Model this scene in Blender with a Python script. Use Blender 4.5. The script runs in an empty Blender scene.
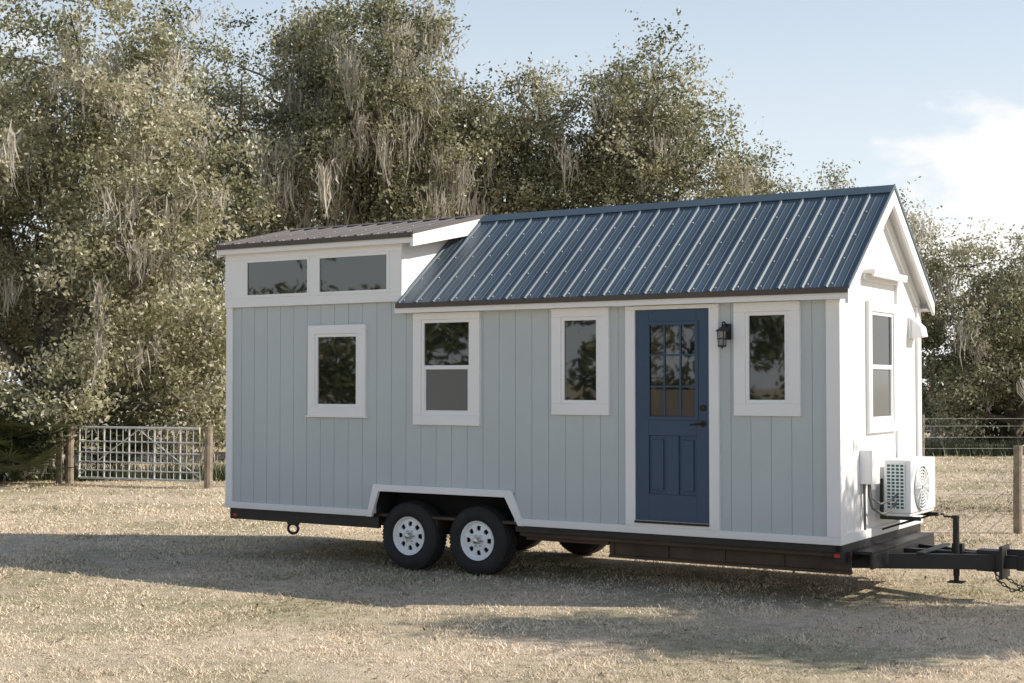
import bpy, bmesh, math, random
import numpy as np
from mathutils import Vector, Matrix

random.seed(7)
RNG = np.random.default_rng(11)
scene = bpy.context.scene
COL = scene.collection

# ------------------------------------------------------------------ materials
def new_mat(name):
    m = bpy.data.materials.new(name); m.use_nodes = True
    nt = m.node_tree
    return m, nt, nt.nodes['Principled BSDF']

def paint(name, col, rough=0.55, var=0.06, scale=3.0, bump=0.05, bscale=60, metallic=0.0, spec=0.5, dirt=None):
    m, nt, b = new_mat(name)
    N = nt.nodes; L = nt.links
    tc = N.new('ShaderNodeTexCoord')
    n = N.new('ShaderNodeTexNoise'); n.inputs['Scale'].default_value = scale; n.inputs['Detail'].default_value = 5
    L.new(tc.outputs['Object'], n.inputs['Vector'])
    r = N.new('ShaderNodeValToRGB')
    r.color_ramp.elements[0].position = 0.3; r.color_ramp.elements[1].position = 0.7
    r.color_ramp.elements[0].color = (*[c*(1-var) for c in col], 1)
    r.color_ramp.elements[1].color = (*[min(1, c*(1+var)) for c in col], 1)
    L.new(n.outputs['Fac'], r.inputs['Fac'])
    out = r.outputs['Color']
    if dirt:
        sx = N.new('ShaderNodeSeparateXYZ'); L.new(tc.outputs['Object'], sx.inputs[0])
        mr = N.new('ShaderNodeMapRange'); mr.inputs[1].default_value = dirt[0]; mr.inputs[2].default_value = dirt[1]
        mr.inputs[3].default_value = dirt[2]; mr.inputs[4].default_value = 0
        L.new(sx.outputs['Z'], mr.inputs[0])
        mu = N.new('ShaderNodeMath'); mu.operation = 'MULTIPLY'
        L.new(mr.outputs[0], mu.inputs[0]); L.new(n.outputs['Fac'], mu.inputs[1])
        mx = N.new('ShaderNodeMixRGB'); mx.inputs[2].default_value = (0.36, 0.28, 0.20, 1)
        L.new(mu.outputs[0], mx.inputs[0]); L.new(out, mx.inputs[1]); out = mx.outputs[0]
    L.new(out, b.inputs['Base Color'])
    b.inputs['Roughness'].default_value = rough
    b.inputs['Metallic'].default_value = metallic
    b.inputs['Specular IOR Level'].default_value = spec
    if bump:
        n2 = N.new('ShaderNodeTexNoise'); n2.inputs['Scale'].default_value = bscale; n2.inputs['Detail'].default_value = 4
        L.new(tc.outputs['Object'], n2.inputs['Vector'])
        bp = N.new('ShaderNodeBump'); bp.inputs['Strength'].default_value = bump; bp.inputs['Distance'].default_value = 0.01
        L.new(n2.outputs['Fac'], bp.inputs['Height']); L.new(bp.outputs['Normal'], b.inputs['Normal'])
    return m

M_SIDING = paint('siding_paint', (0.515, 0.56, 0.562), 0.6, 0.035, 1.3, 0.12, 90, dirt=(0.55, 1.0, 0.25))
M_WHITE = paint('white_paint', (0.86, 0.85, 0.835), 0.5, 0.02, 2.0, 0.06, 70, dirt=(0.5, 0.75, 0.3))
M_VINYL = paint('white_vinyl', (0.86, 0.86, 0.855), 0.3, 0.01, 2.0, 0)
M_ROOF = paint('roof_metal', (0.082, 0.114, 0.140), 0.50, 0.14, 1.2, 0.10, 2.5, metallic=0.0, spec=.55)
M_ROOF2 = paint('roof_metal_sky_tint', (0.13, 0.11, 0.10), 0.45, 0.15, 1.2, 0.10, 2.5, metallic=0.0, spec=.5)  # browner copy of the roof metal; low-sky reflection put into its base colour
M_BROWN = paint('drip_edge', (0.075, 0.055, 0.045), 0.45, 0.1, 3, 0)
M_BLUE = paint('door_paint', (0.030, 0.066, 0.122), 0.42, 0.05, 2, 0.03)
M_BLACK = paint('frame_black', (0.018, 0.016, 0.015), 0.5, 0.3, 4, 0.1, 30)
M_RUST = paint('frame_brown', (0.070, 0.043, 0.028), 0.65, 0.35, 3, 0.1, 30)
M_IRON = paint('fixture_black', (0.018, 0.018, 0.02), 0.4, 0.1, 4, 0)
M_DARK = paint('dark_interior', (0.012, 0.012, 0.011), 0.9, 0.1, 4, 0)
M_RUBBER = paint('tire_rubber', (0.018, 0.017, 0.017), 0.75, 0.25, 6, 0.15, 40)
M_RIM = paint('rim_white', (0.87, 0.87, 0.865), 0.35, 0.03, 6, 0)
M_STEEL = paint('galvanized_steel', (0.62, 0.62, 0.60), 0.5, 0.15, 8, 0, metallic=0.1)
M_CHROME = paint('hub_chrome', (0.6, 0.6, 0.6), 0.2, 0.05, 8, 0, metallic=1.0)
M_RED = paint('marker_red', (0.5, 0.02, 0.015), 0.25, 0.05, 8, 0)
M_FINS = paint('coil_fins', (0.04, 0.15, 0.14), 0.5, 0.2, 40, 0, metallic=0.3)
M_WOOD = paint('weathered_wood', (0.27, 0.215, 0.16), 0.85, 0.35, 9, 0.5, 35)
M_BRASS = paint('old_bronze', (0.04, 0.03, 0.02), 0.35, 0.1, 8, 0, metallic=0.7)
M_BARK = paint('oak_bark', (0.13, 0.11, 0.085), 0.95, 0.4, 5, 0.9, 12)

def glass_mat(name, base, rough=0.02, ior=1.75):
    m, nt, b = new_mat(name)
    N = nt.nodes; L = nt.links
    tc = N.new('ShaderNodeTexCoord')
    n = N.new('ShaderNodeTexNoise'); n.inputs['Scale'].default_value = 1.1
    L.new(tc.outputs['Object'], n.inputs['Vector'])
    bp = N.new('ShaderNodeBump'); bp.inputs['Strength'].default_value = 0.12; bp.inputs['Distance'].default_value = 0.02
    L.new(n.outputs['Fac'], bp.inputs['Height']); L.new(bp.outputs['Normal'], b.inputs['Normal'])
    b.inputs['Base Color'].default_value = (*base, 1)
    b.inputs['Roughness'].default_value = rough
    b.inputs['IOR'].default_value = ior
    return m
M_GLASS = glass_mat('window_glass', (0.008, 0.012, 0.008), ior=2.0)
M_GLASS2 = glass_mat('screened_glass', (0.13, 0.135, 0.13), 0.12, ior=1.6)

def attr_mat(name, stops, rough=0.7, trans=0.0, spec=0.3, patch=None):
    m, nt, b = new_mat(name)
    N = nt.nodes; L = nt.links
    a = N.new('ShaderNodeAttribute'); a.attribute_name = 'shade'
    r = N.new('ShaderNodeValToRGB')
    cr = r.color_ramp
    while len(cr.elements) < len(stops): cr.elements.new(0.5)
    for e, (p, c) in zip(cr.elements, stops):
        e.position = p; e.color = (*c, 1)
    L.new(a.outputs['Fac'], r.inputs['Fac'])
    L.new(r.outputs['Color'], b.inputs['Base Color'])
    b.inputs['Roughness'].default_value = rough
    b.inputs['Specular IOR Level'].default_value = spec
    if trans > 0:
        t = N.new('ShaderNodeBsdfTranslucent'); L.new(r.outputs['Color'], t.inputs['Color'])
        mx = N.new('ShaderNodeMixShader'); mx.inputs[0].default_value = trans
        L.new(b.outputs[0], mx.inputs[1]); L.new(t.outputs[0], mx.inputs[2])
        L.new(mx.outputs[0], N['Material Output'].inputs['Surface'])
    return m
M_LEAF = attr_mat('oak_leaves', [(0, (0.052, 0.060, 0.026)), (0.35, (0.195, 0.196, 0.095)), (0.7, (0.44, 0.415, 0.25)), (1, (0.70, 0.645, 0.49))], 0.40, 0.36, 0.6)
M_MOSS = attr_mat('spanish_moss', [(0, (0.40, 0.365, 0.30)), (1, (0.70, 0.645, 0.55))], 0.9, 0.3, 0.1)
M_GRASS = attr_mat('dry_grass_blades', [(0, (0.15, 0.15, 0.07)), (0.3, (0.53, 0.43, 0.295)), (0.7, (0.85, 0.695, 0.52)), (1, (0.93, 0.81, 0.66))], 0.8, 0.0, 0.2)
M_PALM = attr_mat('palmetto_leaf', [(0, (0.02, 0.035, 0.012)), (1, (0.11, 0.125, 0.055))], 0.5, 0.0, 0.4)

# ------------------------------------------------------------------ mesh helper
class Part:
    def __init__(s, name, mat, parent=None, bevel=0.0, smooth=False):
        s.name, s.mat, s.parent, s.bevel, s.smooth = name, mat, parent, bevel, smooth
        s.v = []; s.f = []
    def poly(s, vs, fs):
        o = len(s.v); s.v += [tuple(p) for p in vs]; s.f += [tuple(i+o for i in f) for f in fs]; return s
    def box(s, x0, x1, y0, y1, z0, z1, fr=None):
        c = [(x, y, z) for x in (x0, x1) for y in (y0, y1) for z in (z0, z1)]
        if fr: c = [fr(*p) for p in c]
        return s.poly(c, [(0,1,3,2),(4,6,7,5),(0,4,5,1),(2,3,7,6),(0,2,6,4),(1,5,7,3)])
    def prism(s, pts, x0, x1, axis='x', fr=None):
        def mk(a, b, c):
            p = {'x': (c, a, b), 'y': (a, c, b), 'z': (a, b, c)}[axis]
            return fr(*p) if fr else p
        n = len(pts)
        vs = [mk(a, b, x0) for a, b in pts] + [mk(a, b, x1) for a, b in pts]
        fs = [tuple(range(n)), tuple(range(2*n-1, n-1, -1))] + [(i, (i+1) % n, n+(i+1) % n, n+i) for i in range(n)]
        return s.poly(vs, fs)
    def tube(s, pts, rads, n=10, cap=True):
        pts = [Vector(p) for p in pts]
        if not hasattr(rads, '__len__'): rads = [rads]*len(pts)
        rings = []
        up = Vector((0.13, 0.31, 0.94))
        for i, p in enumerate(pts):
            d = (pts[min(i+1, len(pts)-1)] - pts[max(i-1, 0)]).normalized()
            a = d.cross(up)
            if a.length < 0.05: a = d.cross(Vector((1, 0, 0)))
            a.normalize(); b = d.cross(a)
            rings.append([p + (a*math.cos(2*math.pi*k/n) + b*math.sin(2*math.pi*k/n))*rads[i] for k in range(n)])
        vs = [q for r in rings for q in r]; fs = []
        for i in range(len(pts)-1):
            for k in range(n):
                fs.append((i*n+k, i*n+(k+1) % n, (i+1)*n+(k+1) % n, (i+1)*n+k))
        if cap:
            fs.append(tuple(range(n))); fs.append(tuple(range((len(pts)-1)*n, len(pts)*n)))
        return s.poly(vs, fs)
    def lathe(s, prof, c, n=48, axis='y'):
        vs = []; fs = []
        for (a, r) in prof:
            for k in range(n):
                t = 2*math.pi*k/n
                if axis == 'y': vs.append((c[0]+r*math.cos(t), c[1]+a, c[2]+r*math.sin(t)))
                elif axis == 'x': vs.append((c[0]+a, c[1]+r*math.cos(t), c[2]+r*math.sin(t)))
                else: vs.append((c[0]+r*math.cos(t), c[1]+r*math.sin(t), c[2]+a))
        for i in range(len(prof)-1):
            for k in range(n):
                fs.append((i*n+k, i*n+(k+1) % n, (i+1)*n+(k+1) % n, (i+1)*n+k))
        return s.poly(vs, fs)
    def done(s):
        me = bpy.data.meshes.new(s.name); me.from_pydata(s.v, [], s.f)
        bm = bmesh.new(); bm.from_mesh(me); bmesh.ops.recalc_face_normals(bm, faces=bm.faces); bm.to_mesh(me); bm.free()
        me.materials.append(s.mat)
        if s.smooth:
            for p in me.polygons: p.use_smooth = True
            try: me.set_sharp_from_angle(angle=math.radians(35))
            except Exception: pass
        ob = bpy.data.objects.new(s.name, me); COL.objects.link(ob)
        if s.parent: ob.parent = s.parent
        if s.bevel:
            b = ob.modifiers.new('bevel', 'BEVEL'); b.width = s.bevel; b.segments = 2; b.limit_method = 'ANGLE'
        return ob

def empty(name, loc=(0, 0, 0), rz=0):
    e = bpy.data.objects.new(name, None); COL.objects.link(e); e.location = loc; e.rotation_euler = (0, 0, rz); e.empty_display_size = 0.3
    return e

def np_mesh(name, V, per, mat, shade=None, parent=None, smooth=False):
    nv = len(V); nf = nv//per
    me = bpy.data.meshes.new(name)
    me.vertices.add(nv); me.vertices.foreach_set('co', V.astype(np.float32).ravel())
    me.loops.add(nv); me.loops.foreach_set('vertex_index', np.arange(nv, dtype=np.int32))
    me.polygons.add(nf); me.polygons.foreach_set('loop_start', np.arange(0, nv, per, dtype=np.int32))
    me.polygons.foreach_set('loop_total', np.full(nf, per, dtype=np.int32))
    if shade is not None:
        a = me.attributes.new('shade', 'FLOAT', 'FACE'); a.data.foreach_set('value', shade.astype(np.float32))
    me.materials.append(mat); me.update()
    ob = bpy.data.objects.new(name, me); COL.objects.link(ob)
    if parent: ob.parent = parent
    return ob

# ------------------------------------------------------------------ tiny house
H = empty('tiny_house', (2.957, 12.90, 0), math.radians(-32.2))
LW = lambda a, d, z: (a, -d, z)
EW = lambda a, d, z: (d, a, z)
LEN = 7.46; W = 2.5
WX0, WX1 = -5.27, -3.47

body = Part('wall_core', M_DARK, H)
body.box(-LEN+.012, -.012, .012, W-.012, .90, 2.93)
body.box(-LEN+.012, WX0, .012, W-.012, .60, .90)
body.box(WX1, -.012, .012, W-.012, .60, .90)
body.box(WX0, WX1, .42, W-.42, .60, .90)
body.prism([(0.012, 2.93), (W-.012, 2.93), (1.25, 3.86)], -4.92, -.012)
body.done()

sid = Part('siding', M_SIDING, H, bevel=.002)
pitch = .2005; g = .006
x = -LEN
while x < -0.01:
    x1 = min(x+pitch-g, 0)
    if x1 > WX0-.01 and x < WX1+.01: z0 = .90
    else: z0 = .60
    sid.box(x, x1, 0, .0115, z0, 2.96)
    sid.box(x, x1, W-.0115, W, z0, 2.96)
    x += pitch
y = .015
while y < W-.02:
    sid.box(-LEN, -LEN+.0115, y, min(y+pitch-g, W-.015), .6, 2.96); y += pitch
sid.done()
sb = Part('siding_backing', M_SIDING, H)
for (a, b, z0) in ((-LEN+.002, WX0, .605), (WX0, WX1, .905), (WX1, -.002, .605)):
    sb.box(a, b, .006, .0112, z0, 2.95); sb.box(a, b, W-.0112, W-.006, z0, 2.95)
sb.done()

def roofz(y, ez=2.86, rz=3.90, hy=1.25, ey=-.12):
    return rz - (rz-ez)*abs(y-1.25)/(1.25-ey)
es = Part('end_siding', M_WHITE, H, bevel=.002)
y = .016
while y < W-.02:
    y1 = min(y+pitch-g, W-.016)
    pts = [(y, .6), (y1, .6), (y1, roofz(y1))]
    if y < 1.25 < y1: pts.append((1.25, roofz(1.25)))
    pts.append((y, roofz(y)))
    es.prism(pts, -.0115, 0)
    y += pitch
es.prism([(.02, .605), (W-.02, .605), (W-.02, roofz(.02)-.01), (1.25, 3.88), (.02, roofz(.02)-.01)], -.0113, -.006)
es.done()

tr = Part('trim', M_WHITE, H, bevel=.004)
tr.box(-LEN-.03, WX0-.06, -.03, .0, .572, .645)
tr.box(WX1+.09, .03, -.03, .0, .572, .645)
tr.box(-LEN-.027, -LEN+.07, -.026, .0, .645, 2.94)
tr.box(-.105, .027, -.027, .0, .645, 2.80)
tr.box(0, .03, .0, W+.03, .572, .655)
tr.box(0, .027, .0, .10, .655, 2.90)
tr.box(0, .027, W-.10, W+.026, .655, 2.84)
tr.box(-LEN-.03, -LEN, 0, W+.03, .572, .645)
tr.box(-LEN-.027, -LEN, 0, .09, .645, 2.94)
def arch(o):
    return [(WX0-.10+o*.9, .57), (WX0-.01+o, .93-o), (WX1-.02-o, .93-o), (WX1+.14-o*.95, .57)]
A = arch(0); B = arch(.075)
for i in range(3):
    tr.prism([A[i], A[i+1], B[i+1], B[i]], -.04, .0, axis='y')
    tr.prism([A[i], A[i+1], B[i+1], B[i]], W, W+.04, axis='y')
for s in (0, 1):
    f = (lambda y: y) if s == 0 else (lambda y: W-y)
    a, b = sorted((f(-.12), f(-.098))); tr.box(-4.93, .128, a, b, 2.795, 2.90)
    a, b = sorted((f(-.098), f(0.0))); tr.box(-4.93, .10, a, b, 2.80, 2.825)
def rake(part, x0, x1, ey, ez, rz, dep, cut=0):
    for s in (0, 1):
        f = (lambda y: y) if s == 0 else (lambda y: W-y)
        part.prism([(f(ey), ez), (1.25, rz), (1.25, rz-dep*1.2), (f(ey), ez-dep)], x0, x1)
rake(tr, .112, .143, -.126, 2.888, 3.945, .135)
rake(tr, .0, .024, .0, 2.90, 3.845, .12)
tr.box(.0, .026, 1.20, 1.30, 3.55, 3.72)
for s in (0, 1):
    f = (lambda y: y) if s == 0 else (lambda y: W-y)
    tr.prism([(f(-.115), 2.86), (1.25, 3.905), (1.25, 3.932), (f(-.115), 2.888)], -4.9, .112)
DX0, DX1 = -LEN-.02, -4.90
tr.prism([(-.030, 2.945), (-.030, 3.62), (1.25, 3.90), (W+.030, 3.62), (W+.030, 2.945)], DX0, DX1)
tr.box(DX0-.01, DX1+.012, -.048, -.03, 2.93, 3.035)
tr.box(DX0-.01, DX1+.012, -.048, -.03, 3.485, 3.62)
for (a, b) in ((DX0-.01, -7.17), (-6.185, -6.075), (-5.055, DX1+.012)):
    tr.box(a, b, -.046, -.03, 3.035, 3.485)
tr.box(DX1, DX1+.014, -.046, .06, 2.99, 3.60)
for s in (0, 1):
    f = (lambda y: y) if s == 0 else (lambda y: W-y)
    a, b = sorted((f(-.125), f(-.102))); tr.box(-7.52, -4.69, a, b, 3.555, 3.655)
    a, b = sorted((f(-.102), f(-.03))); tr.box(-7.50, -4.71, a, b, 3.57, 3.59)
rake(tr, -4.712, -4.672, -.130, 3.658, 3.955, .145)
rake(tr, -7.55, -7.522, -.130, 3.658, 3.945, .135)
for s in (0, 1):
    f = (lambda y: y) if s == 0 else (lambda y: W-y)
    tr.prism([(f(-.10), 3.625), (1.25, 3.92), (1.25, 3.945), (f(-.10), 3.648)], -7.52, -4.71)
tr.done()

# ---- roofs
def metal_roof(nm, x0, x1, ey, ez, rz, capx0, capx1, MR):
    p = Part(nm, MR, H)
    run = 1.25-ey; rise = rz-ez; L = math.hypot(run, rise)
    for s in (0, 1):
        f = (lambda y: y) if s == 0 else (lambda y: W-y)
        p.prism([(f(ey), ez), (1.25, rz), (1.25, rz-.018), (f(ey), ez-.018)], x0, x1)
        ny, nz = -rise/L, run/L
        def pt(x, t, h):
            yy = ey + run*t + ny*h; return (x, f(yy), ez + rise*t + nz*h)
        x = x0 + .03; i = 0
        while x < x1-.03:
            w0, w1, h = .026, .011, .015
            prof = [(x-w0, -.004), (x-w1, h), (x+w1, h), (x+w0, -.004)]
            vs = [pt(a, -.002, b) for a, b in prof] + [pt(a, .985, b) for a, b in prof]
            p.poly(vs, [(0,1,2,3), (7,6,5,4), (0,4,5,1), (1,5,6,2), (2,6,7,3), (3,7,4,0)])
            for q in (1, 2):
                xm = x + .2286*q/3
                if xm < x1-.02:
                    prof = [(xm-.011, -.003), (xm-.004, .003), (xm+.004, .003), (xm+.011, -.003)]
                    vs = [pt(a, 0, b) for a, b in prof] + [pt(a, .985, b) for a, b in prof]
                    p.poly(vs, [(0,1,2,3), (7,6,5,4), (0,4,5,1), (1,5,6,2), (2,6,7,3), (3,7,4,0)])
            x += .2286; i += 1
        cw = .13/L
        vs = [pt(capx0, 1-cw, .018), pt(capx1, 1-cw, .018), pt(capx1, 1.0, .020), pt(capx0, 1.0, .020),
              pt(capx0, 1-cw, .010), pt(capx1, 1-cw, .010), pt(capx1, 1.0, .006), pt(capx0, 1.0, .006)]
        p.poly(vs, [(0,1,2,3), (4,5,6,7), (0,1,5,4), (1,2,6,5), (2,3,7,6), (3,0,4,7)])
    p.done()
    sc = Part(nm+'_screws', M_STEEL, H)
    x = x0+.03+.05
    while x < x1-.03:
        for t in ((.03, .27, .5, .74, .96) if rise > .6 else (.03, .5, .95)):
            yy = ey+run*t; zz = ez+rise*t
            sc.box(x-.005, x+.005, yy-.005, yy+.005, zz-.002, zz+.010)
        x += .2286
    sc.done()
    d = Part(nm+'_drip_edge', M_BROWN, H)
    for s in (0, 1):
        f = (lambda y: y) if s == 0 else (lambda y: W-y)
        a, b = sorted((f(ey-.016), f(ey-.002))); d.box(x0-.002, x1+.004, a, b, ez-.055, ez-.004)
    d.done()
    k = Part(nm+'_rake_metal', MR, H)
    for s in (0, 1):
        f = (lambda y: y) if s == 0 else (lambda y: W-y)
        k.prism([(f(ey-.003), ez+.018), (1.25, rz+.023), (1.25, rz-.020), (f(ey-.003), ez-.022)], x1+.0005, x1+.012)
        if rise < .6: k.prism([(f(ey-.003), ez+.018), (1.25, rz+.023), (1.25, rz-.020), (f(ey-.003), ez-.022)], x0-.012, x0-.0005)
    k.done()
metal_roof('main_roof', -4.90, .14, -.128, 2.905, 3.965, -4.69, .14, M_ROOF)
metal_roof('dormer_roof', -7.54, -4.68, -.135, 3.668, 3.975, -7.53, -4.69, M_ROOF2)

# ---- windows
casP = Part('window_casing', M_WHITE, H, bevel=.004)
vinP = Part('window_frame', M_VINYL, H, bevel=.003)
glaP = Part('window_glass', M_GLASS, H)
glsP = Part('window_screen_glass', M_GLASS2, H)
def window(fr, a0, a1, z0, z1, cw=.105, ch=None, style='fixed', sill=True, base=0.0, casing=True, top=None):
    ch = cw if ch is None else ch
    tp = ch if top is None else top
    if casing:
        casP.box(a0, a0+cw, base-.004, base+.036, z0+ch, z1-tp, fr)
        casP.box(a1-cw, a1, base-.004, base+.036, z0+ch, z1-tp, fr)
        casP.box(a0, a1, base-.004, base+.037, z0, z0+ch, fr)
        casP.box(a0, a1, base-.004, base+.037, z1-tp, z1, fr)
        i0, i1, j0, j1 = a0+cw, a1-cw, z0+ch, z1-tp
    else: i0, i1, j0, j1 = a0, a1, z0, z1
    fw = .035
    D0, D1 = base-.003, base+.024
    vinP.box(i0, i0+fw, D0, D1, j0+fw, j1-fw, fr); vinP.box(i1-fw, i1, D0, D1, j0+fw, j1-fw, fr)
    vinP.box(i0, i1, D0, D1, j0, j0+fw, fr); vinP.box(i0, i1, D0, D1, j1-fw, j1, fr)
    if style == 'hung':
        jm = (j0+j1)/2
        vinP.box(i0+fw, i1-fw, D0, D1-.004, jm-.022, jm+.022, fr)
        vinP.box(i0+fw, i0+fw+.018, D0, D1-.007, j0+fw+.018, jm-.022, fr)
        vinP.box(i1-fw-.018, i1-fw, D0, D1-.007, j0+fw+.018, jm-.022, fr)
        vinP.box(i0+fw, i1-fw, D0, D1-.006, j0+fw, j0+fw+.018, fr)
        glsP.box(i0+fw, i1-fw, D0, base+.004, j0+fw, jm, fr)
        glaP.box(i0+fw, i1-fw, D0, base+.007, jm, j1-fw, fr)
    else:
        glaP.box(i0+fw, i1-fw, D0, base+.006, j0+fw, j1-fw, fr)
window(LW, -6.22, -5.40, 1.67, 2.694, cw=.10)
window(LW, -4.742, -3.881, 1.59, 2.795, cw=.105, style='hung', top=.075)
window(LW, -3.001, -2.343, 1.718, 2.795, cw=.11, ch=.115, top=.09)
window(LW, -1.005, -.352, 1.732, 2.795, cw=.115, ch=.115, top=.09)
window(LW, -7.17, -6.185, 3.035, 3.485, base=.03, casing=False)
window(LW, -6.075, -5.055, 3.035, 3.485, base=.03, casing=False)
window(EW, .78, 1.66, 1.56, 2.83, cw=.10, style='hung')
casP.box(-6.245, -5.375, -.048, .0, 1.655, 1.672)
casP.done(); vinP.done(); glaP.done(); glsP.done()

# ---- door
dc = Part('door_casing', M_WHITE, H, bevel=.004)
dc.box(-2.155, -2.05, -.036, .004, .645, 2.755); dc.box(-1.26, -1.16, -.036, .004, .645, 2.755)
dc.box(-2.155, -1.16, -.037, .004, 2.755, 2.795)
dc.box(-2.05, -1.26, -.034, .004, .645, .70)
dc.done()
d = Part('door', M_BLUE, H, bevel=.004)
X0, X1, Z0, Z1 = -2.045, -1.265, .705, 2.75
gx0, gx1, gz0, gz1 = X0+.14, X1-.13, 1.70, 2.615
d.box(X0, gx0, -.020, .004, Z0, Z1); d.box(gx1, X1, -.020, .004, Z0, Z1)
d.box(gx0, gx1, -.020, .004, gz1, Z1)
mid = (gx0+gx1)/2
d.box(gx0, gx1, -.020, .004, 1.53, gz0)
d.box(gx0, gx1, -.020, .004, Z0, .96)
d.box(mid-.065, mid+.065, -.020, .004, .96, 1.53)
for (a, b) in ((gx0, mid-.065), (mid+.065, gx1)):
    d.box(a, b, -.002, .004, .96, 1.53)
    d.box(a+.035, b-.035, -.016, -.002, 1.0, 1.49)
d.box(gx0-.02, gx1+.02, -.031, -.020, gz1-.015, gz1+.02); d.box(gx0-.02, gx1+.02, -.031, -.020, gz0-.02, gz0+.015)
d.box(gx0-.02, gx0+.015, -.030, -.020, gz0+.015, gz1-.015); d.box(gx1-.015, gx1+.02, -.030, -.020, gz0+.015, gz1-.015)
ax0, ax1, az0, az1 = gx0+.0, gx1-.0, gz0+.0, gz1-.0
for i in (1, 2):
    xx = ax0+(ax1-ax0)*i/3; d.box(xx-.009, xx+.009, -.024, .0, az0, az1)
    zz = az0+(az1-az0)*i/3; d.box(ax0, ax1, -.022, .0, zz-.009, zz+.009)
d.done()
dg = Part('door_glass', M_GLASS, H); dg.box(ax0, ax1, -.010, .0, az0+(az1-az0)*.30, az1)
dg.done()
dg = Part('door_glass_lower', glass_mat('door_glass_low', (0.10, 0.08, 0.065), 0.05, 1.6), H); dg.box(ax0, ax1, -.010, .0, az0, az0+(az1-az0)*.30); dg.done()
hd = Part('door_handle', M_BRASS, H, bevel=.002, smooth=True)
hd.lathe([(0, .001), (0, .03), (-.018, .03), (-.02, .001)], (-1.325, -.020, 1.80), 20)
hd.lathe([(0, .001), (0, .03), (-.012, .03), (-.014, .001)], (-1.325, -.020, 1.65), 20)
hd.tube([(-1.325, -.03, 1.65), (-1.325, -.07, 1.65), (-1.36, -.075, 1.648), (-1.44, -.072, 1.64)], [.010, .010, .010, .007], 8)
hd.done()
th = Part('threshold', M_BRASS, H, bevel=.002); th.box(-2.05, -1.26, -.05, -.034, .676, .698); th.done()
# ---- lantern
ln = Part('wall_lantern', M_IRON, H, bevel=.002)
lx, lz = -1.083, 2.47
ln.box(lx-.045, lx+.045, -.018, .0, lz-.02, lz+.13)
ln.tube([(lx, -.018, lz+.10), (lx, -.06, lz+.145), (lx, -.11, lz+.14), (lx, -.12, lz+.10)], .008, 8)
ln.lathe([(0.10, .004), (.09, .02), (.065, .06), (.055, .062), (.055, .001)], (lx, -.12, lz), 16, 'z')
for k in range(4):
    t = math.pi/4+k*math.pi/2
    ln.tube([(lx+.048*math.cos(t), -.12+.048*math.sin(t), lz+.06), (lx+.036*math.cos(t), -.12+.036*math.sin(t), lz-.08)], .005, 6)
ln.lathe([(-.075, .001), (-.075, .042), (-.088, .042), (-.10, .012), (-.11, .001)], (lx, -.12, lz), 16, 'z')
ln.lathe([(-.01, .001), (-.01, .049), (-.018, .049), (-.018, .001)], (lx, -.12, lz), 16, 'z')
ln.done()
lg = Part('lantern_glass', paint('seeded_glass', (.25, .25, .24), .1, .1, 4, 0), H); lg.lathe([(.055, .036), (-.075, .026)], (lx, -.12, lz), 12, 'z'); lg.done()

# ---- end wall items
ac = Part('air_conditioner_body', M_VINYL, H, bevel=.012)
AX0, AX1, AV0, AV1, AZ0, AZ1 = .10, .36, .99, 1.82, .765, 1.305
ac.box(AX0, AX1, AV0, AV1, AZ0+.03, AZ1)
ac.box(AX0+.01, AX1-.01, AV0+.01, AV1-.01, AZ0, AZ0+.028)
ac.done()
fi = Part('air_conditioner_coil', M_FINS, H)
fi.box(AX0+.03, AX1-.06, AV0-.004, AV0, AZ0+.07, AZ1-.04)
fi.lathe([(0, .001), (0, .215)], (AX1+.003, 1.32, 1.03), 40, 'x'); fi.done()
ag = Part('air_conditioner_grille', M_VINYL, H)
nz_ = 13
for i in range(nz_+1):
    z = AZ0+.07+(AZ1-AZ0-.11)*i/nz_; ag.box(AX0+.028, AX1-.058, AV0-.014, AV0-.004, z-.0055, z+.0055)
for i in range(5):
    xx = AX0+.03+(AX1-AX0-.09)*i/4; ag.box(xx-.005, xx+.005, AV0-.017, AV0-.0035, AZ0+.065, AZ1-.035)
for r in (.03, .06, .09, .12, .15, .18, .215):
    pts = [(AX1+.012, 1.32+r*math.cos(t*math.pi/16), 1.03+r*math.sin(t*math.pi/16)) for t in range(33)]
    ag.tube(pts, .008 if r < .2 else .011, 5, cap=False)
for k in range(12):
    t = k*math.pi/6; ag.tube([(AX1+.014, 1.32+.03*math.cos(t), 1.03+.03*math.sin(t)), (AX1+.014, 1.32+.215*math.cos(t), 1.03+.215*math.sin(t))], .006, 5)
ag.done()
bk = Part('air_conditioner_bracket', M_IRON, H, bevel=.002)
for v in (1.10, 1.70):
    bk.box(.03, .42, v-.02, v+.02, AZ0-.04, AZ0-.004); bk.box(.03, .055, v-.02, v+.02, AZ0-.004, AZ0+.35)
    bk.tube([(.045, v, AZ0-.14), (.36, v, AZ0-.03)], .010, 6)
bk.done()
eb = Part('disconnect_box', M_VINYL, H, bevel=.006)
eb.box(.0, .11, .58, .80, 1.09, 1.41); eb.box(.11, .122, .575, .805, 1.085, 1.415)
eb.box(.0, .05, .86, .93, 1.02, 1.10)
eb.done()
ho = Part('refrigerant_hose', paint('hose_grey', (.14, .14, .13), .6, .1, 6, 0), H, smooth=True)
ho.tube([(.06, .66, 1.09), (.065, .66, .98), (.08, .70, .86), (.14, .80, .80), (.20, .90, .83), (.22, .99, .90)], .014, 8)
ho.tube([(.05, .72, 1.09), (.06, .73, .95), (.12, .82, .89), (.2, .92, .93), (.24, .99, .99)], .011, 8)
ho.tube([(.03, .62, 1.09), (.035, .62, .66)], .012, 8)
ho.done()
vh = Part('vent_hood', M_VINYL, H, bevel=.006)
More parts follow.
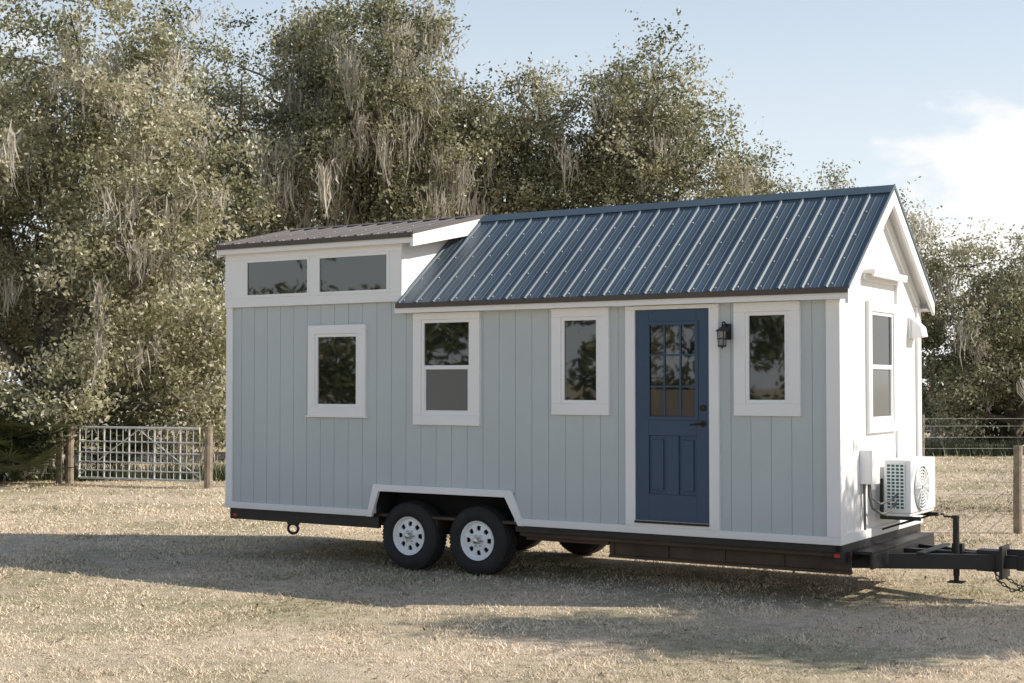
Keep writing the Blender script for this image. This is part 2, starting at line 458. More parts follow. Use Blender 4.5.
vh.prism([(2.14, 2.50), (2.14, 2.72), (2.36, 2.72), (2.36, 2.50)], .0, .03)
vh.poly([(.03, 2.15, 2.50), (.03, 2.15, 2.71), (.13, 2.15, 2.62), (.15, 2.15, 2.52), (.03, 2.35, 2.50), (.03, 2.35, 2.71), (.13, 2.35, 2.62), (.15, 2.35, 2.52)],
        [(0,1,2,3), (7,6,5,4), (0,4,5,1), (1,5,6,2), (2,6,7,3), (3,7,4,0)])
vh.done()
aw = Part('gable_awning_ledge', M_WHITE, H, bevel=.005)
aw.box(.0, .12, .70, 1.75, 3.08, 3.12); aw.box(.0, .03, .70, 1.75, 3.02, 3.08); aw.box(.09, .115, .70, 1.75, 3.05, 3.08)
aw.box(.0, .028, 1.70, 1.78, .66, 3.02)
aw.done()

# ---- trailer
fr_ = Part('trailer_frame', M_BLACK, H, bevel=.004)
for yy in (.03, W-.08):
    fr_.box(-LEN, WX0+.02, yy, yy+.05, .44, .570); fr_.box(WX1-.0, .0, yy, yy+.05, .50, .570)
fr_.box(-LEN, -LEN+.05, .08, W-.08, .43, .565); fr_.box(-.05, .02, .03, W-.03, .40, .571)
for yy in (.40, W-.46):
    fr_.box(-LEN+.05, -.05, yy, yy+.06, .43, .55)
fr_.done()
fb = Part('trailer_rails', M_RUST, H, bevel=.004)
for yy in (.16, W-.22):
    fb.box(WX1+.05, -2.45, yy, yy+.06, .41, .50)
    fb.box(-2.45, .05, yy, yy+.06, .46, .50); fb.box(-2.45, .05, yy+.02, yy+.04, .32, .46); fb.box(-2.45, .05, yy, yy+.06, .29, .32)
    xx = -2.4
    while xx < 0:
        fb.box(xx, xx+.012, yy+.002, yy+.058, .32, .46); xx += .6
fb.box(WX1+.02, -.02, .082, .10, .455, .568)
x = -7.0
while x < -.1:
    fb.box(x, x+.05, .10, W-.08, .47, .56); x += .61
fb.box(-LEN+.02, -.02, .08, W-.08, .569, .60)
fb.done()
WXS = (-4.86, -3.965)
axl = Part('axles', M_BLACK, H, smooth=True)
for ax in WXS:
    axl.tube([(ax, .1, .37), (ax, W-.1, .37)], .045, 14)
axl.box(-5.2, -3.5, .43, .47, .40, .44)
axl.tube([(-5.0, .45, .43), (WXS[0], .45, .40), (-4.40, .45, .44)], .025, 6)
axl.tube([(-4.40, .45, .44), (WXS[1], .45, .40), (-3.6, .45, .43)], .025, 6)
axl.done()
rg = Part('tow_ring', M_BLACK, H, smooth=True)
rg.tube([(-6.50+.075*math.cos(t*math.pi/10), .05, .37+.055*math.sin(t*math.pi/10)) for t in range(21)], .016, 8)
rg.box(-6.58, -6.42, .035, .07, .415, .44)
rg.done()
def wheel(nm, cx, side):
    yf = .05 if side == 0 else W-.05
    sg = 1 if side == 0 else -1
    K = 1.035
    c = (cx, yf, .363*K)
    t = Part(nm+'_tire', M_RUBBER, H, smooth=True)
    prof = [(.03, .195), (.008, .215), (-.006, .25), (-.008, .285), (.004, .325), (.022, .347), (.04, .357), (.045, .349), (.055, .349), (.06, .361), (.085, .362), (.088, .352), (.098, .352), (.101, .363),
            (.129, .363), (.132, .352), (.142, .352), (.145, .362), (.17, .361), (.175, .349), (.185, .349), (.19, .357), (.208, .347), (.226, .325), (.235, .28), (.225, .22), (.2, .195)]
    t.lathe([(a*sg, r*K) for a, r in prof], c, 64)
    for k in range(56):
        an = 2*math.pi*k/56
        ca, sa = math.cos(an), math.sin(an); tx, tz = -sa, ca
        for (y0, y1) in ((.012, .042), (.188, .218)):
            vs = []
            for yy in (y0, y1):
                for rr in (.335*K, (.360 if (yy in (.042, .188)) else .350)*K):
                    for w in (-.012, .012):
                        vs.append((c[0]+ca*rr+tx*w, c[1]+sg*yy, c[2]+sa*rr+tz*w))
            t.poly(vs, [(0,1,3,2), (4,6,7,5), (0,4,5,1), (2,3,7,6), (0,2,6,4), (1,5,7,3)])
    t.done()
    r = Part(nm+'_rim', M_RIM, H, smooth=True)
    r.lathe([(a*sg, q*K) for a, q in [(.028, .197), (.006, .203), (.0, .200), (.004, .192), (.02, .186), (.035, .178), (.05, .172), (.10, .165), (.2, .165)]], c, 48)
    r.lathe([(a*sg, q*K) for a, q in [(.045, .175), (.040, .150), (.050, .150)]], c, 48)
    r.lathe([(a*sg, q*K) for a, q in [(.045, .102), (.030, .096), (.024, .078), (.030, .05), (.03, .001)]], c, 40)
    for k in range(8):
        an = 2*math.pi*(k+.5)/8
        ca, sa = math.cos(an), math.sin(an); tx, tz = -sa, ca
        vs = []
        for (rr, hw, dy) in ((.088, .027, .034), (.122, .022, .030), (.160, .038, .042)):
            for w in (-hw, hw): vs.append((c[0]+ca*rr+tx*w, c[1]+sg*dy, c[2]+sa*rr+tz*w))
            for w in (-hw, hw): vs.append((c[0]+ca*rr+tx*w, c[1]+sg*(dy+.02), c[2]+sa*rr+tz*w))
        fs = []
        for q in (0, 4):
            fs += [(q, q+1, q+5, q+4), (q+2, q+3, q+7, q+6), (q, q+2, q+6, q+4), (q+1, q+3, q+7, q+5)]
        r.poly(vs, fs)
    r.done()
    h = Part(nm+'_hub', M_CHROME, H, smooth=True)
    h.lathe([(a*sg, q) for a, q in [(.03, .038), (-.02, .036), (-.032, .028), (-.036, .001)]], c, 24)
    for k in range(6):
        an = 2*math.pi*k/6
        cc = (c[0]+.062*math.cos(an), c[1], c[2]+.062*math.sin(an))
        h.lathe([(a*sg, q) for a, q in [(.03, .011), (.008, .010), (.004, .001)]], cc, 8)
    h.done()
    b = Part(nm+'_drum', M_DARK, H); b.lathe([(.07*sg, .001), (.07*sg, .168)], c, 32); b.done()
for cx in WXS:
    wheel('wheel', cx, 0); wheel('wheel', cx, 1)

# ---- tongue / hitch
tg = Part('hitch_tongue', M_BLACK, H, bevel=.004)
def beam(p, q, w, z0, z1, part):
    p = Vector((p[0], p[1])); q = Vector((q[0], q[1])); dd = (q-p).normalized(); n = Vector((-dd.y, dd.x))*w/2
    part.prism([tuple(p-n), tuple(q-n), tuple(q+n), tuple(p+n)], z0, z1, axis='z')
beam((-.6, .35), (1.08, 1.19), .07, .300, .440, tg)
beam((-.6, W-.35), (1.08, 1.31), .07, .298, .438, tg)
tg.box(-.4, 1.12, 1.205, 1.295, .305, .445)
tg.box(.46, .54, .80, 1.70, .443, .46)
tg.box(.02, .22, .25, W-.25, .47, .50)
tg.box(.20, .225, .25, W-.25, .34, .47)
tg.box(.92, 1.14, 1.16, 1.34, .28, .475)
tg.box(1.14, 1.28, 1.20, 1.30, .31, .43)
tg.prism([(1.28, 1.195), (1.36, 1.18), (1.44, 1.21), (1.46, 1.25), (1.44, 1.29), (1.36, 1.32), (1.28, 1.305)], .30, .435, axis='z')
tg.box(1.18, 1.38, 1.235, 1.265, .435, .49)
tg.box(1.14, 1.17, 1.10, 1.40, .22, .52)
tg.done()
jk = Part('hitch_jack', M_BLACK, H, bevel=.002, smooth=True)
jx, jy = .74, 1.25-.02
jk.tube([(jx, jy-.09, .22), (jx, jy-.09, .76)], .030, 14)
jk.tube([(jx, jy-.09, .17), (jx, jy-.09, .30)], .024, 12)
jk.box(jx-.07, jx+.07, jy-.16, jy-.02, .16, .172)
jk.tube([(jx, jy-.09, .76), (jx, jy-.09, .79)], .034, 14)
jk.tube([(jx, jy-.09, .775), (jx-.11, jy-.09, .775), (jx-.12, jy-.09, .80), (jx-.12, jy-.15, .80)], .010, 8)
jk.box(jx-.05, jx+.05, jy-.06, jy+.02, .40, .52)
jk.done()
ch = Part('safety_chain', M_IRON, H, smooth=True)
def chain(pts, part):
    pts = [Vector(p) for p in pts]; k = 0
    for a, b in zip(pts[:-1], pts[1:]):
        n = max(1, int((b-a).length/.036))
        for i in range(n):
            c0 = a.lerp(b, i/n); dd = (b-a).normalized()
            s1 = dd.cross(Vector((0, 1, .1))).normalized(); s2 = dd.cross(s1)
            sd = s1 if k % 2 else s2; k += 1
            loop = [c0+dd*.026*math.cos(t*math.pi/5)+sd*.015*math.sin(t*math.pi/5) for t in range(11)]
            part.tube(loop, .0055, 5, cap=False)
for s in (-1, 1):
    chain([(1.06, 1.25+s*.08, .34), (1.14, 1.25+s*.14, .20), (1.26, 1.25+s*.15, .13), (1.41, 1.25+s*.14, .15), (1.56, 1.25+s*.10, .30), (1.46, 1.25+s*.05, .39)], ch)
ch.done()
rl = Part('marker_light', M_RED, H, bevel=.004)
rl.box(-.06, .0, .02, .03, .455, .49); rl.box(-7.40, -7.34, .02, .03, .47, .50); rl.box(.045, .055, .28, .38, .47, .50)
rl.done()

# ------------------------------------------------------------------ ground
def ground_mat():
    m, nt, b = new_mat('dry_grass_ground')
    N = nt.nodes; L = nt.links
    tc = N.new('ShaderNodeTexCoord')
    def noise(s, d=5):
        n = N.new('ShaderNodeTexNoise'); n.inputs['Scale'].default_value = s; n.inputs['Detail'].default_value = d
        L.new(tc.outputs['Object'], n.inputs['Vector']); return n
    n1 = noise(.35); n2 = noise(7); n3 = noise(60)
    r = N.new('ShaderNodeValToRGB'); L.new(n2.outputs['Fac'], r.inputs['Fac'])
    e = r.color_ramp.elements
    e[0].position = .3; e[0].color = (.32, .27, .165, 1); e[1].position = .68; e[1].color = (.88, .72, .54, 1)
    r1 = N.new('ShaderNodeValToRGB'); L.new(n1.outputs['Fac'], r1.inputs['Fac'])
    r1.color_ramp.elements[0].position = .38; r1.color_ramp.elements[0].color = (.38, .37, .20, 1)
    r1.color_ramp.elements[1].position = .56; r1.color_ramp.elements[1].color = (.88, .72, .54, 1)
    mx = N.new('ShaderNodeMixRGB'); mx.inputs[0].default_value = .5
    L.new(r.outputs[0], mx.inputs[1]); L.new(r1.outputs[0], mx.inputs[2])
    mx2 = N.new('ShaderNodeMixRGB'); mx2.blend_type = 'MULTIPLY'; mx2.inputs[0].default_value = .6
    r3 = N.new('ShaderNodeValToRGB'); L.new(n3.outputs['Fac'], r3.inputs['Fac'])
    r3.color_ramp.elements[0].position = .35; r3.color_ramp.elements[0].color = (.36, .33, .27, 1)
    r3.color_ramp.elements[1].position = .6; r3.color_ramp.elements[1].color = (1, 1, 1, 1)
    L.new(mx.outputs[0], mx2.inputs[1]); L.new(r3.outputs[0], mx2.inputs[2])
    L.new(mx2.outputs[0], b.inputs['Base Color'])
    b.inputs['Roughness'].default_value = .95; b.inputs['Specular IOR Level'].default_value = .1
    bp = N.new('ShaderNodeBump'); bp.inputs['Strength'].default_value = .8; bp.inputs['Distance'].default_value = .03
    L.new(n3.outputs['Fac'], bp.inputs['Height']); L.new(bp.outputs['Normal'], b.inputs['Normal'])
    return m
gp = Part('ground', ground_mat())
S = 3000
gp.poly([(-S, -S, 0), (S, -S, 0), (S, S, 0), (-S, S, 0)], [(0, 1, 2, 3)]); gp.done()

def vnoise(X, Y, sc, seed):
    r = np.random.default_rng(seed); T = r.random((256, 256))
    u = X*sc+1000; v = Y*sc+1000
    i = np.floor(u).astype(int); j = np.floor(v).astype(int); fu = u-i; fv = v-j
    fu = fu*fu*(3-2*fu); fv = fv*fv*(3-2*fv)
    g = lambda a, b: T[a % 256, b % 256]
    return (g(i, j)*(1-fu)+g(i+1, j)*fu)*(1-fv)+(g(i, j+1)*(1-fu)+g(i+1, j+1)*fu)*fv
def grass(n, y0, y1, power, hmul=1.0, wid=.42):
    u = RNG.random(n); Y = y0+(y1-y0)*u**power
    X = (RNG.random(n)*2-1)*(wid*Y+1.2)
    pt = .5*vnoise(X, Y, 2.2, 1)+.5*vnoise(X, Y, 6.5, 2)
    pt = np.clip((pt-.25)*2, 0, 1)
    keep = RNG.random(n) < (.30+.70*pt)
    X, Y, pt = X[keep], Y[keep], pt[keep]; n = len(X)
    h = (.008+.026*RNG.random(n)**1.8)*(0.45+1.1*pt)*hmul; tall = RNG.random(n) < .012; h[tall] *= 1.8
    w = (.0026+.0026*RNG.random(n))*(Y/10)
    an = RNG.random(n)*2*np.pi; la = RNG.random(n)*2*np.pi; ll = h*(.3+1.8*RNG.random(n))
    V = np.zeros((n, 3, 3))
    V[:, 0] = np.stack([X-np.cos(an)*w, Y-np.sin(an)*w, np.full(n, -.002)], 1)
    V[:, 1] = np.stack([X+np.cos(an)*w, Y+np.sin(an)*w, np.full(n, -.002)], 1)
    V[:, 2] = np.stack([X+np.cos(la)*ll, Y+np.sin(la)*ll, h], 1)
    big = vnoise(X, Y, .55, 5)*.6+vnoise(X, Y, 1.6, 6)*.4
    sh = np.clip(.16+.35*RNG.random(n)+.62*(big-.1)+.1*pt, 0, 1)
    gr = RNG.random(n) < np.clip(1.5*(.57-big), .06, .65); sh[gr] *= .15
    return V.reshape(-1, 3), sh
V1, s1 = grass(360000, 7.8, 24, 1.25)
V2, s2 = grass(70000, 22, 42, 1.1, 1.8, .40)
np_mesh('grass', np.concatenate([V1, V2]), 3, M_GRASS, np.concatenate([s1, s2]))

n = 2600
Y = 8+18*RNG.random(n)**1.2; X = (RNG.random(n)*2-1)*(.42*Y+1)
c = np.stack([X, Y, .012+.012*RNG.random(n)], 1)
def leaf_quads(c, L0, L1, asp=.5):
    n = len(c)
    a = RNG.normal(size=(n, 3)); a /= np.linalg.norm(a, axis=1)[:, None]
    q = RNG.normal(size=(n, 3))
    b = np.cross(a, q)
    b /= np.linalg.norm(b, axis=1)[:, None]+1e-9
    L = (L0+(L1-L0)*RNG.random(n))[:, None]
    V = np.stack([c-a*L*.5, c+b*L*asp*.5-a*L*.05, c+a*L*.5, c-b*L*asp*.5-a*L*.05], 1)
    return V.reshape(-1, 3)
a = RNG.normal(size=(n, 3)); a[:, 2] *= .2; a /= np.linalg.norm(a, axis=1)[:, None]
b = np.cross(a, np.array([0, 0, 1.0])+RNG.normal(size=(n, 3))*.2); b /= np.linalg.norm(b, axis=1)[:, None]
L = (.03+.03*RNG.random(n))[:, None]
V = np.stack([c-a*L*.5, c+b*L*.25, c+a*L*.5, c-b*L*.25], 1).reshape(-1, 3)
np_mesh('fallen_leaves', V, 4, attr_mat('dead_leaf', [(0, (.12, .085, .05)), (1, (.40, .29, .18))], .8, 0), RNG.random(n))

# ------------------------------------------------------------------ trees
def oak(name, x, y, height, rad, seed, leaves=60000, moss=60, low=.12, leafL=(.08, .15), nclump=None, mosslen=1.3, wood=True, tone=0.0, clr=(.45, .95), skirt=0):
    rr = random.Random(seed); rg = np.random.default_rng(seed)
    root = empty(name, (x, y, 0))
    base = low*height
    cz = base+(height-base)*.52; ch = (height-base)*.5
    lobes = []
    nl = 11
    for i in range(nl):
        an = i*2.399+rr.random()*.8; el = -0.75+1.75*(i+.5)/nl + rr.uniform(-.12, .12)
        el = max(-.8, min(.98, el)); q = math.sqrt(max(0, 1-el*el))
        d0 = rr.uniform(.52, .72)
        lobes.append((np.array([math.cos(an)*q*rad*d0, math.sin(an)*q*rad*d0, cz+el*ch*.72]), rad*rr.uniform(.30, .46), ch*rr.uniform(.26, .38)))
    lobes.append((np.array([0, 0, cz]), rad*.55, ch*.6))
    for i in range(skirt):
        an = -math.pi*(i+.5)/skirt+rr.uniform(-.2, .2)
        lobes.append((np.array([math.cos(an)*rad*.72, math.sin(an)*rad*.72, rr.uniform(1.0, 2.2)]), rad*.28, rr.uniform(.9, 1.4)))
    if wood:
        t = Part('trunk', M_BARK, root, smooth=True)
        r0 = .040*height*.9
        fork = Vector((rr.uniform(-.3, .3), rr.uniform(-.3, .3), base+.12*height))
        t.tube([(0, 0, -.1), (0, 0, .25), fork*.6+Vector((.05, 0, 0)), fork], [r0*1.5, r0*1.1, r0*.9, r0*.8], 12)
        for (lc, lr, lh) in lobes:
            e = Vector(lc); m1 = fork.lerp(e, .35)+Vector((rr.uniform(-.3, .3), rr.uniform(-.3, .3), rr.uniform(-.1, .5)))
            m2 = fork.lerp(e, .7)+Vector((rr.uniform(-.4, .4), rr.uniform(-.4, .4), rr.uniform(-.2, .3)))
            t.tube([fork-Vector((0, 0, .2)), m1, m2, e], [r0*.5, r0*.32, r0*.2, r0*.09], 7)
            for k in range(5):
                dv = Vector((rr.gauss(0, 1), rr.gauss(0, 1), rr.gauss(.3, .8))).normalized()
                st = m2.lerp(e, rr.random()); en = st+Vector((dv.x*lr, dv.y*lr, dv.z*lh))
                mm = st.lerp(en, .5)+Vector((rr.uniform(-.2, .2), rr.uniform(-.2, .2), rr.uniform(-.1, .2)))
                t.tube([st, mm, en], [r0*.11, r0*.07, r0*.03], 5)
        t.done()
    ncl = nclump or int(26*rad*math.sqrt(height))
    C = []; R = []
    wts = np.array([l[1]*l[2] for l in lobes]); wts /= wts.sum()
    pick = rg.choice(len(lobes), ncl, p=wts)
    for i in pick:
        lc, lr, lh = lobes[i]
        v = rg.normal(size=3); v /= np.linalg.norm(v); q = rg.uniform(.45, 1.1) if rg.random() < .85 else rg.uniform(1.0, 1.28)
        p = lc+v*np.array([lr, lr, lh])*q
        if p[2] < .5: p[2] = .5+rg.random()*.5
        C.append(p); R.append(rg.uniform(*clr)*(1.0 if q < 1.1 else .6))
    C = np.array(C); R = np.array(R)
    w = R**2; w /= w.sum()
    idx = rg.choice(ncl, leaves, p=w)
    v = rg.normal(size=(leaves, 3)); v /= np.linalg.norm(v, axis=1)[:, None]
    rad_ = (rg.random(leaves)**.6)[:, None]
    off = v*rad_*R[idx][:, None]*np.array([1, 1, .62])
    tw = rg.normal(size=(ncl, 6, 3)); tw /= np.linalg.norm(tw, axis=2)[:, :, None]
    k = rg.integers(0, 6, leaves); st = rg.random(leaves) < .40
    al = rg.random(leaves)[:, None]*R[idx][:, None]*1.35
    tv = tw[idx, k]*al+rg.normal(size=(leaves, 3))*.09
    off[st] = tv[st]
    c = C[idx]+off
    c[:, 2] = np.maximum(c[:, 2], .12)
    V = leaf_quads(c, leafL[0], leafL[1], .5)
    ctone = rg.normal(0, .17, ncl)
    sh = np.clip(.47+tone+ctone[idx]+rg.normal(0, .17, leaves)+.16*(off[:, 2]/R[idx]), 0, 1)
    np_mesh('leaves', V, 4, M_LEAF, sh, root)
    if moss:
        mi = rg.choice(ncl, moss)
        Vs = []; ss = []
        for i in mi:
            ns = rg.integers(22, 60); ln = mosslen*rg.uniform(.3, 1.0); sp = rg.uniform(.10, .34)
            bx = C[i]+rg.normal(size=3)*np.array([.5, .5, .1])*R[i]; bx[2] -= R[i]*.25
            o = rg.normal(size=(ns, 3))*np.array([sp, sp, .16])
            top = bx+o
            l = ln*rg.uniform(.25, 1.0, ns)*np.exp(-(np.hypot(o[:, 0], o[:, 1])/sp)**2*.25)
            an = rg.random(ns)*np.pi; w0 = rg.uniform(.008, .026, ns)
            dx = np.cos(an)*w0; dy = np.sin(an)*w0
            mid = top.copy(); mid[:, 2] -= l*.5; mid[:, :2] += rg.normal(size=(ns, 2))*.05-o[:, :2]*.15
            bot = top.copy(); bot[:, 2] -= l; bot[:, :2] += rg.normal(size=(ns, 2))*.09-o[:, :2]*.3
            for f in (mid, bot, top): f[:, 2] = np.maximum(f[:, 2], .1)
            D = np.stack([dx, dy, np.zeros(ns)], 1)
            q1 = np.stack([top-D*.4, top+D*.4, mid+D*1.1, mid-D*1.1], 1); q2 = np.stack([mid-D*1.1, mid+D*1.1, bot+D*.2, bot-D*.2], 1)
            Vs += [q1.reshape(-1, 3), q2.reshape(-1, 3)]
            s = np.clip(rg.uniform(.2, .8)+rg.normal(0, .15, ns), 0, 1); ss += [s, s]
        np_mesh('spanish_moss', np.concatenate(Vs), 4, M_MOSS, np.concatenate(ss), root)
    return root

oak('oak_tree', -10.6, 33, 10.8, 5.4, 3, 160000, 180, low=.03, mosslen=1.2, tone=.13, skirt=7, nclump=560)
oak('oak_tree', -15.5, 36, 10.5, 4.5, 8, 36000, 30, low=.05)
oak('oak_tree', -7.6, 42, 13.2, 3.9, 21, 45000, 60, low=.2)
oak('oak_tree', -3.7, 38, 12.9, 3.3, 5, 72000, 280, low=.3, mosslen=1.9, tone=0)
oak('oak_tree', 0.0, 39, 10.7, 2.6, 14, 42000, 60, low=.3)
oak('oak_tree', 3.4, 38, 11.2, 2.75, 31, 45000, 40, low=.3, tone=.05)
oak('oak_tree', 7.0, 43, 8.8, 2.2, 9, 20000, 12, low=.4)
oak('oak_tree', 11.3, 46, 8.5, 3.0, 17, 34000, 30, low=.08)
oak('oak_tree', 15.2, 43, 7.0, 3.2, 23, 45000, 60, low=.04, tone=.13, skirt=5)
oak('oak_tree', 19.5, 45, 8.4, 3.2, 27, 20000, 30, low=.06)

def tree_line(name, p, q, h, depth, n, leafL, seed):
    rg = np.random.default_rng(seed)
    p = np.array(p, float); q = np.array(q, float); Ln = np.linalg.norm(q-p)
    ncl = int(Ln*4.5)
    t = rg.random(ncl); s = t*Ln
    nrm = np.array([-(q-p)[1], (q-p)[0]])/Ln
    P = p+(q-p)*t[:, None]+nrm*rg.uniform(-depth, depth, ncl)[:, None]
    hh = h*(.78+.14*np.sin(s*.55+seed)+.12*np.sin(s*1.37+2*seed))
    cz = hh*rg.random(ncl)
    R = rg.uniform(.8, 1.6, ncl)
    idx = rg.integers(0, ncl, n)
    v = rg.normal(size=(n, 3)); v /= np.linalg.norm(v, axis=1)[:, None]
    c = np.stack([P[:, 0], P[:, 1], cz], 1)[idx]+v*(rg.random(n)**.5)[:, None]*R[idx][:, None]*np.array([1, 1, .7])
    c[:, 2] = np.maximum(c[:, 2], .1)
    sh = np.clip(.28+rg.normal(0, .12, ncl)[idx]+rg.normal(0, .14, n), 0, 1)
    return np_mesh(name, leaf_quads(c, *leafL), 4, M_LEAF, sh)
tree_line('distant_trees', (-34, 50), (-5, 49), 6.4, 2.5, 60000, (.18, .36), 4)
tree_line('distant_trees', (6, 51), (38, 50), 6.4, 2.5, 60000, (.18, .36), 5)
tree_line('distant_trees', (-40, -45), (-44, 25), 8.5, 3.0, 30000, (.3, .6), 12)
oak('oak_tree', 9.6, 11.45, 6.8, 1.5, 41, 50000, 6, low=.10, leafL=(.07, .13), clr=(.35, .65))  # unseen oak added out of frame to cast the right foreground shadow

# ------------------------------------------------------------------ palmetto + undergrowth
def palmetto(x, y, s, seed, nf=34):
    rg = random.Random(seed); root = empty('palmetto_bush', (x, y, 0))
    V = []; S = []
    for i in range(nf):
        an = rg.random()*6.283; out = rg.uniform(.15, 1.0)*s; zz = rg.uniform(.3, 1.3)*s
        c = Vector((math.cos(an)*out, math.sin(an)*out, zz))
        ax = Vector((math.cos(an), math.sin(an), rg.uniform(.1, .9))).normalized()
        side = ax.cross(Vector((0, 0, 1))).normalized(); nrm = side.cross(ax)
        sh = rg.random()
        w = .012*s
        V += [(0, 0, .1), (w, 0, .1), tuple(c+side*w), tuple(c)]; S.append(sh*.5)
        for k in range(17):
            t = (k-8)/8*1.9
            d = (ax*math.cos(t)+side*math.sin(t)).normalized()
            L = s*rg.uniform(.42, .55); p = d.cross(nrm).normalized()*.022*s
            tip = c+d*L-Vector((0, 0, .08*s*rg.random())); m = c+d*L*.45
            V += [tuple(c), tuple(m+p), tuple(tip), tuple(m-p)]; S.append(min(1, sh+rg.uniform(-.2, .2)) if sh > .2 else sh)
    np_mesh('fronds', np.array(V), 4, M_PALM, np.clip(np.array(S), 0, 1), root)
palmetto(-9.9, 28.2, 1.1, 1, 80); palmetto(-11.2, 28.6, 1.1, 2, 70); palmetto(-10.4, 30.3, 1.3, 3, 70); palmetto(-8.6, 31.2, .9, 4, 40)
def weeds(name, pts, n, h, seed):
    rg = np.random.default_rng(seed)
    pts = np.array(pts, float); i = rg.integers(0, len(pts)-1, n); t = rg.random(n)[:, None]
    P = pts[i]*(1-t)+pts[i+1]*t+rg.normal(size=(n, 2))*.35
    hh = h*(.3+.9*rg.random(n)); an = rg.random(n)*6.283; w = .012; la = rg.random(n)*6.283
    V = np.zeros((n, 3, 3))
    V[:, 0] = np.stack([P[:, 0]-np.cos(an)*w, P[:, 1]-np.sin(an)*w, np.zeros(n)], 1)
    V[:, 1] = np.stack([P[:, 0]+np.cos(an)*w, P[:, 1]+np.sin(an)*w, np.zeros(n)], 1)
    V[:, 2] = np.stack([P[:, 0]+np.cos(la)*hh*.4, P[:, 1]+np.sin(la)*hh*.4, hh], 1)
    np_mesh(name, V.reshape(-1, 3), 3, M_PALM, rg.random(n))
weeds('weeds', [(-14, 30), (-9, 30.5), (-5.5, 30.5), (-3, 31)], 7000, .35, 1)
weeds('weeds', [(6, 40), (12, 40.5), (20, 40.5)], 10000, .45, 2)

# ------------------------------------------------------------------ gate + fences
def post(part, x, y, h, r=.075):
    part.tube([(x, y, -.1), (x, y, h*.5), (x+.01, y, h)], [r*1.05, r, r*.96], 10)
gt = empty('farm_gate', (-8.82, 28.9, 0), math.atan2(-1.15, 2.86))
GW = 3.0
g1 = Part('gate_tubes', M_STEEL, gt, smooth=True)
g1.tube([(.06, 0, .14), (.06, 0, 1.16), (GW-.06, 0, 1.16), (GW-.06, 0, .14), (.06, 0, .14)], .024, 8)
for z in (.30, .47, .66, .88):
    g1.tube([(.06, 0, z), (GW-.06, 0, z)], .015, 6)
for i in range(1, 19):
    x = .06+(GW-.12)*i/19; g1.tube([(x, .0, .14), (x, 0, 1.16)], .008 if i % 4 else .018, 6)
g1.tube([(.06, 0, .2), (GW*.5, 0, 1.12), (GW-.06, 0, .2)], .013, 6)
g1.done()
for nm, px, py, hh in (('gate_post', -9.0, 29.0, 1.18), ('gate_post', -5.90, 27.7, 1.2)):
    p = Part(nm, M_WOOD, smooth=True); post(p, px, py, hh, .08); p.done()
def wire_fence(name, pts, step, h, wires, mesh=True, rails=False):
    root = empty(name, (0, 0, 0))
    p = Part('posts', M_WOOD, root, smooth=True); w = Part('wires', M_STEEL, root)
    for a, b in zip(pts[:-1], pts[1:]):
        a = Vector(a); b = Vector(b); n = max(1, round((b-a).length/step))
        for i in range(n+1):
            q = a.lerp(b, i/n); post(p, q.x, q.y, h*random.uniform(.97, 1.04), .06)
        for z in wires: w.tube([(a.x, a.y, z), (b.x, b.y, z)], .0045, 4)
        if mesh:
            L = (b-a).length; k = int(L/.3)
            for i in range(k):
                q = a.lerp(b, i/k); w.tube([(q.x, q.y, wires[0]), (q.x, q.y, wires[-1])], .003, 4)
    if rails:
        for a, b in zip(pts[:-1], pts[1:]): p.tube([(a[0], a[1], h*.93), (b[0], b[1], h*.93)], .035, 6)
    p.done(); w.done()
wire_fence('wire_fence', [(-16, 31.5), (-9.25, 29.1)], 2.4, 1.15, (.2, .45, .7, .95, 1.08), rails=True)
wire_fence('wire_fence', [(-5.2, 28.1), (-1, 29), (4, 31)], 2.4, 1.15, (.2, .45, .7, .95, 1.08))
wire_fence('wire_fence', [(6.88, 19.4), (14.2, 36.0)], 3.6, 1.22, (.15, .3, .45, .6, .8, 1.0, 1.15), mesh=True)
wire_fence('wire_fence', [(5.0, 38.0), (14, 38.3), (24, 38.0)], 2.6, 1.2, (.3, .6, .9, 1.1), mesh=False)

# ------------------------------------------------------------------ light
SUN_EL, SUN_AZ = 35.0, -4.0
el, az = math.radians(SUN_EL), math.radians(SUN_AZ)
sd = Vector((math.cos(el)*math.cos(az), math.cos(el)*math.sin(az), math.sin(el)))
ld = bpy.data.lights.new('sun', 'SUN'); ld.energy = 5.0; ld.angle = math.radians(.5); ld.color = (1, .935, .83)
lo = bpy.data.objects.new('sun', ld); COL.objects.link(lo); lo.rotation_euler = sd.to_track_quat('Z', 'Y').to_euler(); lo.location = (20, 0, 20)

w = bpy.data.worlds.new('World'); scene.world = w; w.use_nodes = True
nt = w.node_tree; N = nt.nodes; L = nt.links
bg = N['Background']; bg.inputs['Strength'].default_value = .15
sky = N.new('ShaderNodeTexSky'); sky.sky_type = 'NISHITA'; sky.sun_disc = False
sky.sun_elevation = el; sky.sun_rotation = math.radians(90-SUN_AZ)
sky.air_density = 1.0; sky.dust_density = 0.8; sky.ozone_density = 1.0
tc = N.new('ShaderNodeTexCoord')
sx = N.new('ShaderNodeSeparateXYZ'); L.new(tc.outputs['Generated'], sx.inputs[0])
hz = N.new('ShaderNodeMapRange'); hz.inputs[1].default_value = .03; hz.inputs[2].default_value = .50; hz.inputs[3].default_value = .95; hz.inputs[4].default_value = .0; L.new(sx.outputs['Z'], hz.inputs[0])
mh = N.new('ShaderNodeMixRGB'); mh.inputs[2].default_value = (6.1, 6.5, 6.75, 1); L.new(hz.outputs[0], mh.inputs[0]); L.new(sky.outputs[0], mh.inputs[1])
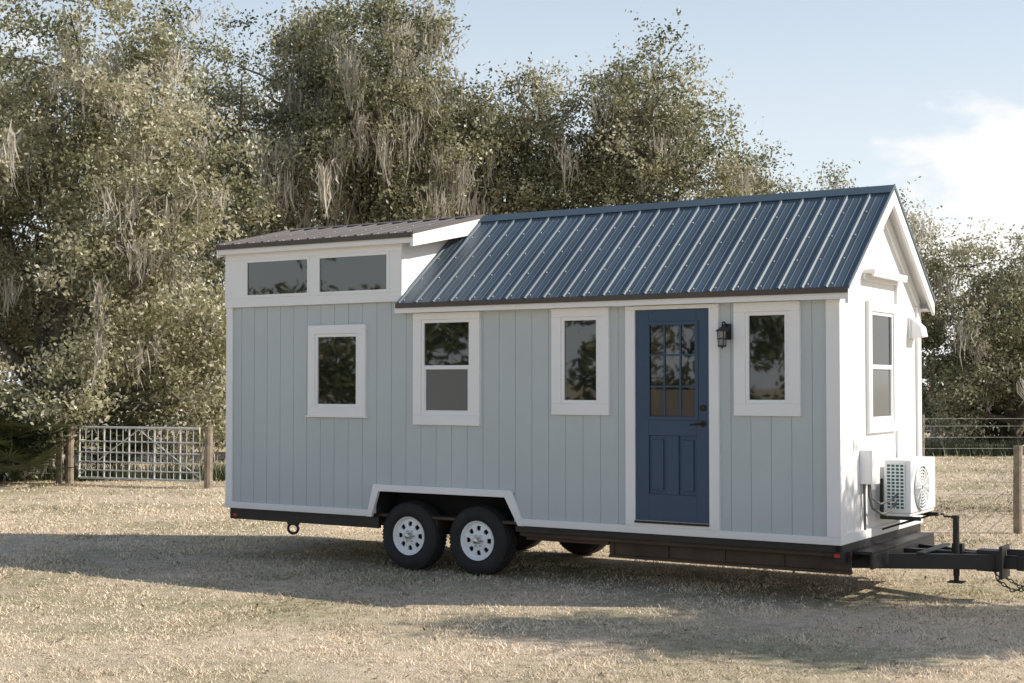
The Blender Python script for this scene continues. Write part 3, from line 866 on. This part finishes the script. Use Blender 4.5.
mp = N.new('ShaderNodeMapping'); mp.inputs['Scale'].default_value = (1, 1, 2.2); L.new(tc.outputs['Generated'], mp.inputs['Vector'])
cn = N.new('ShaderNodeTexNoise'); cn.inputs['Scale'].default_value = 5.5; cn.inputs['Detail'].default_value = 7; cn.inputs['Roughness'].default_value = .55
L.new(mp.outputs[0], cn.inputs['Vector'])
lowm = N.new('ShaderNodeMapRange'); lowm.inputs[1].default_value = .20; lowm.inputs[2].default_value = .12; lowm.inputs[3].default_value = 0; lowm.inputs[4].default_value = 1; L.new(sx.outputs['Z'], lowm.inputs[0])
rgt = N.new('ShaderNodeMapRange'); rgt.inputs[1].default_value = .08; rgt.inputs[2].default_value = .24; rgt.inputs[3].default_value = 0; rgt.inputs[4].default_value = 1; L.new(sx.outputs['X'], rgt.inputs[0])
m1 = N.new('ShaderNodeMath'); m1.operation = 'MULTIPLY'; L.new(lowm.outputs[0], m1.inputs[0]); L.new(rgt.outputs[0], m1.inputs[1])
m2 = N.new('ShaderNodeMath'); m2.operation = 'MULTIPLY_ADD'; L.new(m1.outputs[0], m2.inputs[0]); m2.inputs[1].default_value = .36; L.new(cn.outputs['Fac'], m2.inputs[2])
cr = N.new('ShaderNodeMapRange'); cr.interpolation_type = 'SMOOTHSTEP'; cr.inputs[1].default_value = .64; cr.inputs[2].default_value = .76; cr.inputs[3].default_value = 0; cr.inputs[4].default_value = .95; L.new(m2.outputs[0], cr.inputs[0])
mx = N.new('ShaderNodeMixRGB'); mx.inputs[2].default_value = (7.3, 7.15, 7.0, 1); L.new(cr.outputs[0], mx.inputs[0]); L.new(mh.outputs[0], mx.inputs[1])
L.new(mx.outputs[0], bg.inputs['Color'])

# ------------------------------------------------------------------ camera
cd = bpy.data.cameras.new('camera'); cd.lens = 50; cd.sensor_width = 36; cd.clip_end = 6000
co = bpy.data.objects.new('camera', cd); COL.objects.link(co)
co.location = (0, 0, 2.03); co.rotation_euler = (math.radians(90+1.71), 0, 0)
scene.camera = co
scene.view_settings.view_transform = 'Standard'; scene.view_settings.look = 'None'; scene.view_settings.exposure = 0
